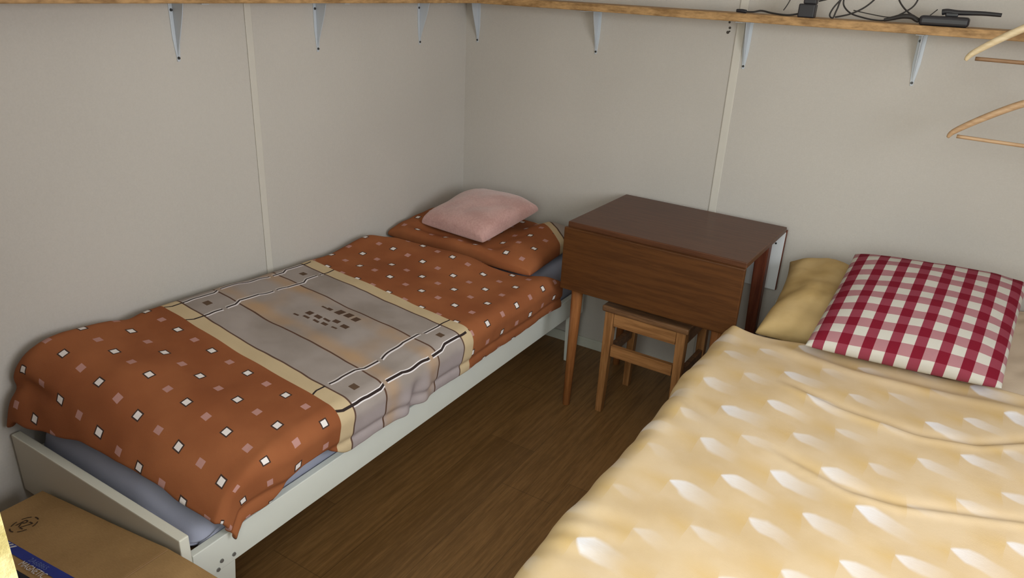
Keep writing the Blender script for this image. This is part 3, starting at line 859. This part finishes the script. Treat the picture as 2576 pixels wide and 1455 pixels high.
obj('crease', on_lid(bmesh.new(), [[(0.707, -2.30), (0.710, -2.30), (0.710, -2.128), (0.707, -2.128)]]), plain('card_crease', (0.40, 0.24, 0.12, 1)), cbx)
PRINTY = -2.281
band = obj('printed_band', on_lid(bmesh.new(), strip_quads(0.165, 0.925, PRINTY - 0.022, PRINTY)), INK_BLUE, cbx)
band['label'] = 'dark blue printed band'
low = obj('printed_band', on_lid(bmesh.new(), strip_quads(0.165, 0.925, PRINTY - 0.085, PRINTY - 0.046)), INK_DARK, cbx)
low['label'] = 'black printed band'
def lettering(txt, x, y, size, mat, dz=0.0022, squeeze=1.0):
    cu = bpy.data.curves.new('lettering', 'FONT'); cu.body = txt; cu.size = size; cu.resolution_u = 3
    t = bpy.data.objects.new('tmp', cu); COL.objects.link(t); bpy.context.view_layer.update()
    dg = bpy.context.evaluated_depsgraph_get()
    me = bpy.data.meshes.new_from_object(t.evaluated_get(dg)); COL.objects.unlink(t); bpy.data.objects.remove(t)
    me.name = 'lettering'
    for v in me.vertices:
        X = x + v.co.x * squeeze; v.co = Vector((X - 0.5, y + v.co.y + 2.33, lidz(X) + dz))
    me.materials.clear(); me.materials.append(mat)
    o = bpy.data.objects.new('lettering', me); COL.objects.link(o); o.parent = cbx
    return o
lettering('MAGNETIC', 0.430, PRINTY - 0.036, 0.0215, INK_WHITE, 0.0026, 0.98)
lettering('2A6B865', 0.436, PRINTY - 0.018, 0.0165, INK_PALE, 0.0024, 1.25)
bm = bmesh.new()
for k in range(3):
    x = 0.306 + k * 0.015
    on_lid(bm, [[(x, PRINTY - 0.016), (x + 0.008, PRINTY - 0.016), (x + 0.020, PRINTY - 0.002), (x + 0.012, PRINTY - 0.002)]])
for v in bm.verts: v.co.z += 0.001
obj('white_slashes', bm, INK_WHITE, cbx)
# round stamped mark
bm = bmesh.new(); cx, cy = 0.274, -2.229
def arc(bm, r0, r1, a0, a1, n=8):
    for i in range(n):
        a, b = math.radians(lerp(a0, a1, i / n)), math.radians(lerp(a0, a1, (i + 1) / n))
        on_lid(bm, [[(cx + r0 * math.cos(a) * 1.0, cy + r0 * math.sin(a)), (cx + r1 * math.cos(a), cy + r1 * math.sin(a)), (cx + r1 * math.cos(b), cy + r1 * math.sin(b)), (cx + r0 * math.cos(b), cy + r0 * math.sin(b))]])
for a0, a1 in ((10, 48), (66, 104), (122, 165), (185, 222), (240, 285), (305, 345)): arc(bm, 0.0285, 0.0315, a0, a1)
def stroke(bm, pts, w):
    for (xa, ya), (xb, yb) in zip(pts, pts[1:]):
        L = math.hypot(xb - xa, yb - ya); nx, ny = -(yb - ya) / L * w, (xb - xa) / L * w
        on_lid(bm, [[(cx + xa + nx, cy + ya + ny), (cx + xb + nx, cy + yb + ny), (cx + xb - nx, cy + yb - ny), (cx + xa - nx, cy + ya - ny)]])
stroke(bm, [(-0.016, -0.012), (-0.016, 0.012), (-0.006, 0.012), (-0.004, 0.004), (-0.014, 0.001), (-0.002, -0.012)], 0.0016)
stroke(bm, [(0.002, 0.012), (0.016, 0.012), (0.003, -0.012), (0.018, -0.012)], 0.0016)
obj('stamped_mark', bm, INK_EMBLEM, cbx)

# ------------------------------------------------------------------ camera
C = Vector((2.002, -2.8469, 1.5839)); yaw, pit, rol, F = 0.5376, 0.3997, 0.0499, 1850.0
f = Vector((-math.sin(yaw) * math.cos(pit), math.cos(yaw) * math.cos(pit), -math.sin(pit)))
r = Vector((math.cos(yaw), math.sin(yaw), 0)); u = r.cross(f)
r, u = math.cos(rol) * r + math.sin(rol) * u, -math.sin(rol) * r + math.cos(rol) * u
cam = bpy.data.objects.new('camera', bpy.data.cameras.new('camera')); COL.objects.link(cam)
cam.matrix_world = Matrix(((r.x, u.x, -f.x, C.x), (r.y, u.y, -f.y, C.y), (r.z, u.z, -f.z, C.z), (0, 0, 0, 1)))
cam.data.sensor_width = 36.0; cam.data.lens = F / 2576 * 36.0; cam.data.clip_start = 0.02
S.camera = cam

# ------------------------------------------------------------------ light
W = bpy.data.worlds.new('world'); S.world = W; W.use_nodes = True
bg = W.node_tree.nodes['Background']
bg.inputs['Color'].default_value = (0.80, 0.90, 1.0, 1); bg.inputs['Strength'].default_value = 0.45
def area(name, loc, tgt, sx, sy, power, col):
    L = bpy.data.lights.new(name, 'AREA'); L.shape = 'RECTANGLE'; L.size = sx; L.size_y = sy; L.energy = power; L.color = col
    o = bpy.data.objects.new(name, L); COL.objects.link(o); o.location = loc
    d = Vector(tgt) - Vector(loc); o.rotation_euler = d.to_track_quat('-Z', 'Y').to_euler(); return o
area('doorway_daylight', (1.85, -3.3, 1.75), (1.5, -0.8, 0.7), 1.5, 1.6, 43, (0.95, 1.0, 0.93))
area('window_daylight', (RX + 0.16, -1.82, 1.55), (0.3, -1.55, 0.75), 1.15, 0.85, 41, (0.93, 0.96, 1.0))
sun = bpy.data.objects.new('sun', bpy.data.lights.new('sun', 'SUN')); COL.objects.link(sun)
sun.data.energy = 6.0; sun.data.angle = 0.01; sun.data.color = (1.0, 0.93, 0.75)
sun.rotation_euler = Vector((-0.5, 0.09, -0.87)).to_track_quat('-Z', 'Y').to_euler()

S.view_settings.view_transform = 'Standard'; S.view_settings.look = 'None'
S.cycles.use_denoising = True
S.cycles.max_bounces = 8; S.cycles.diffuse_bounces = 5
S.cycles.sample_clamp_indirect = 4.0
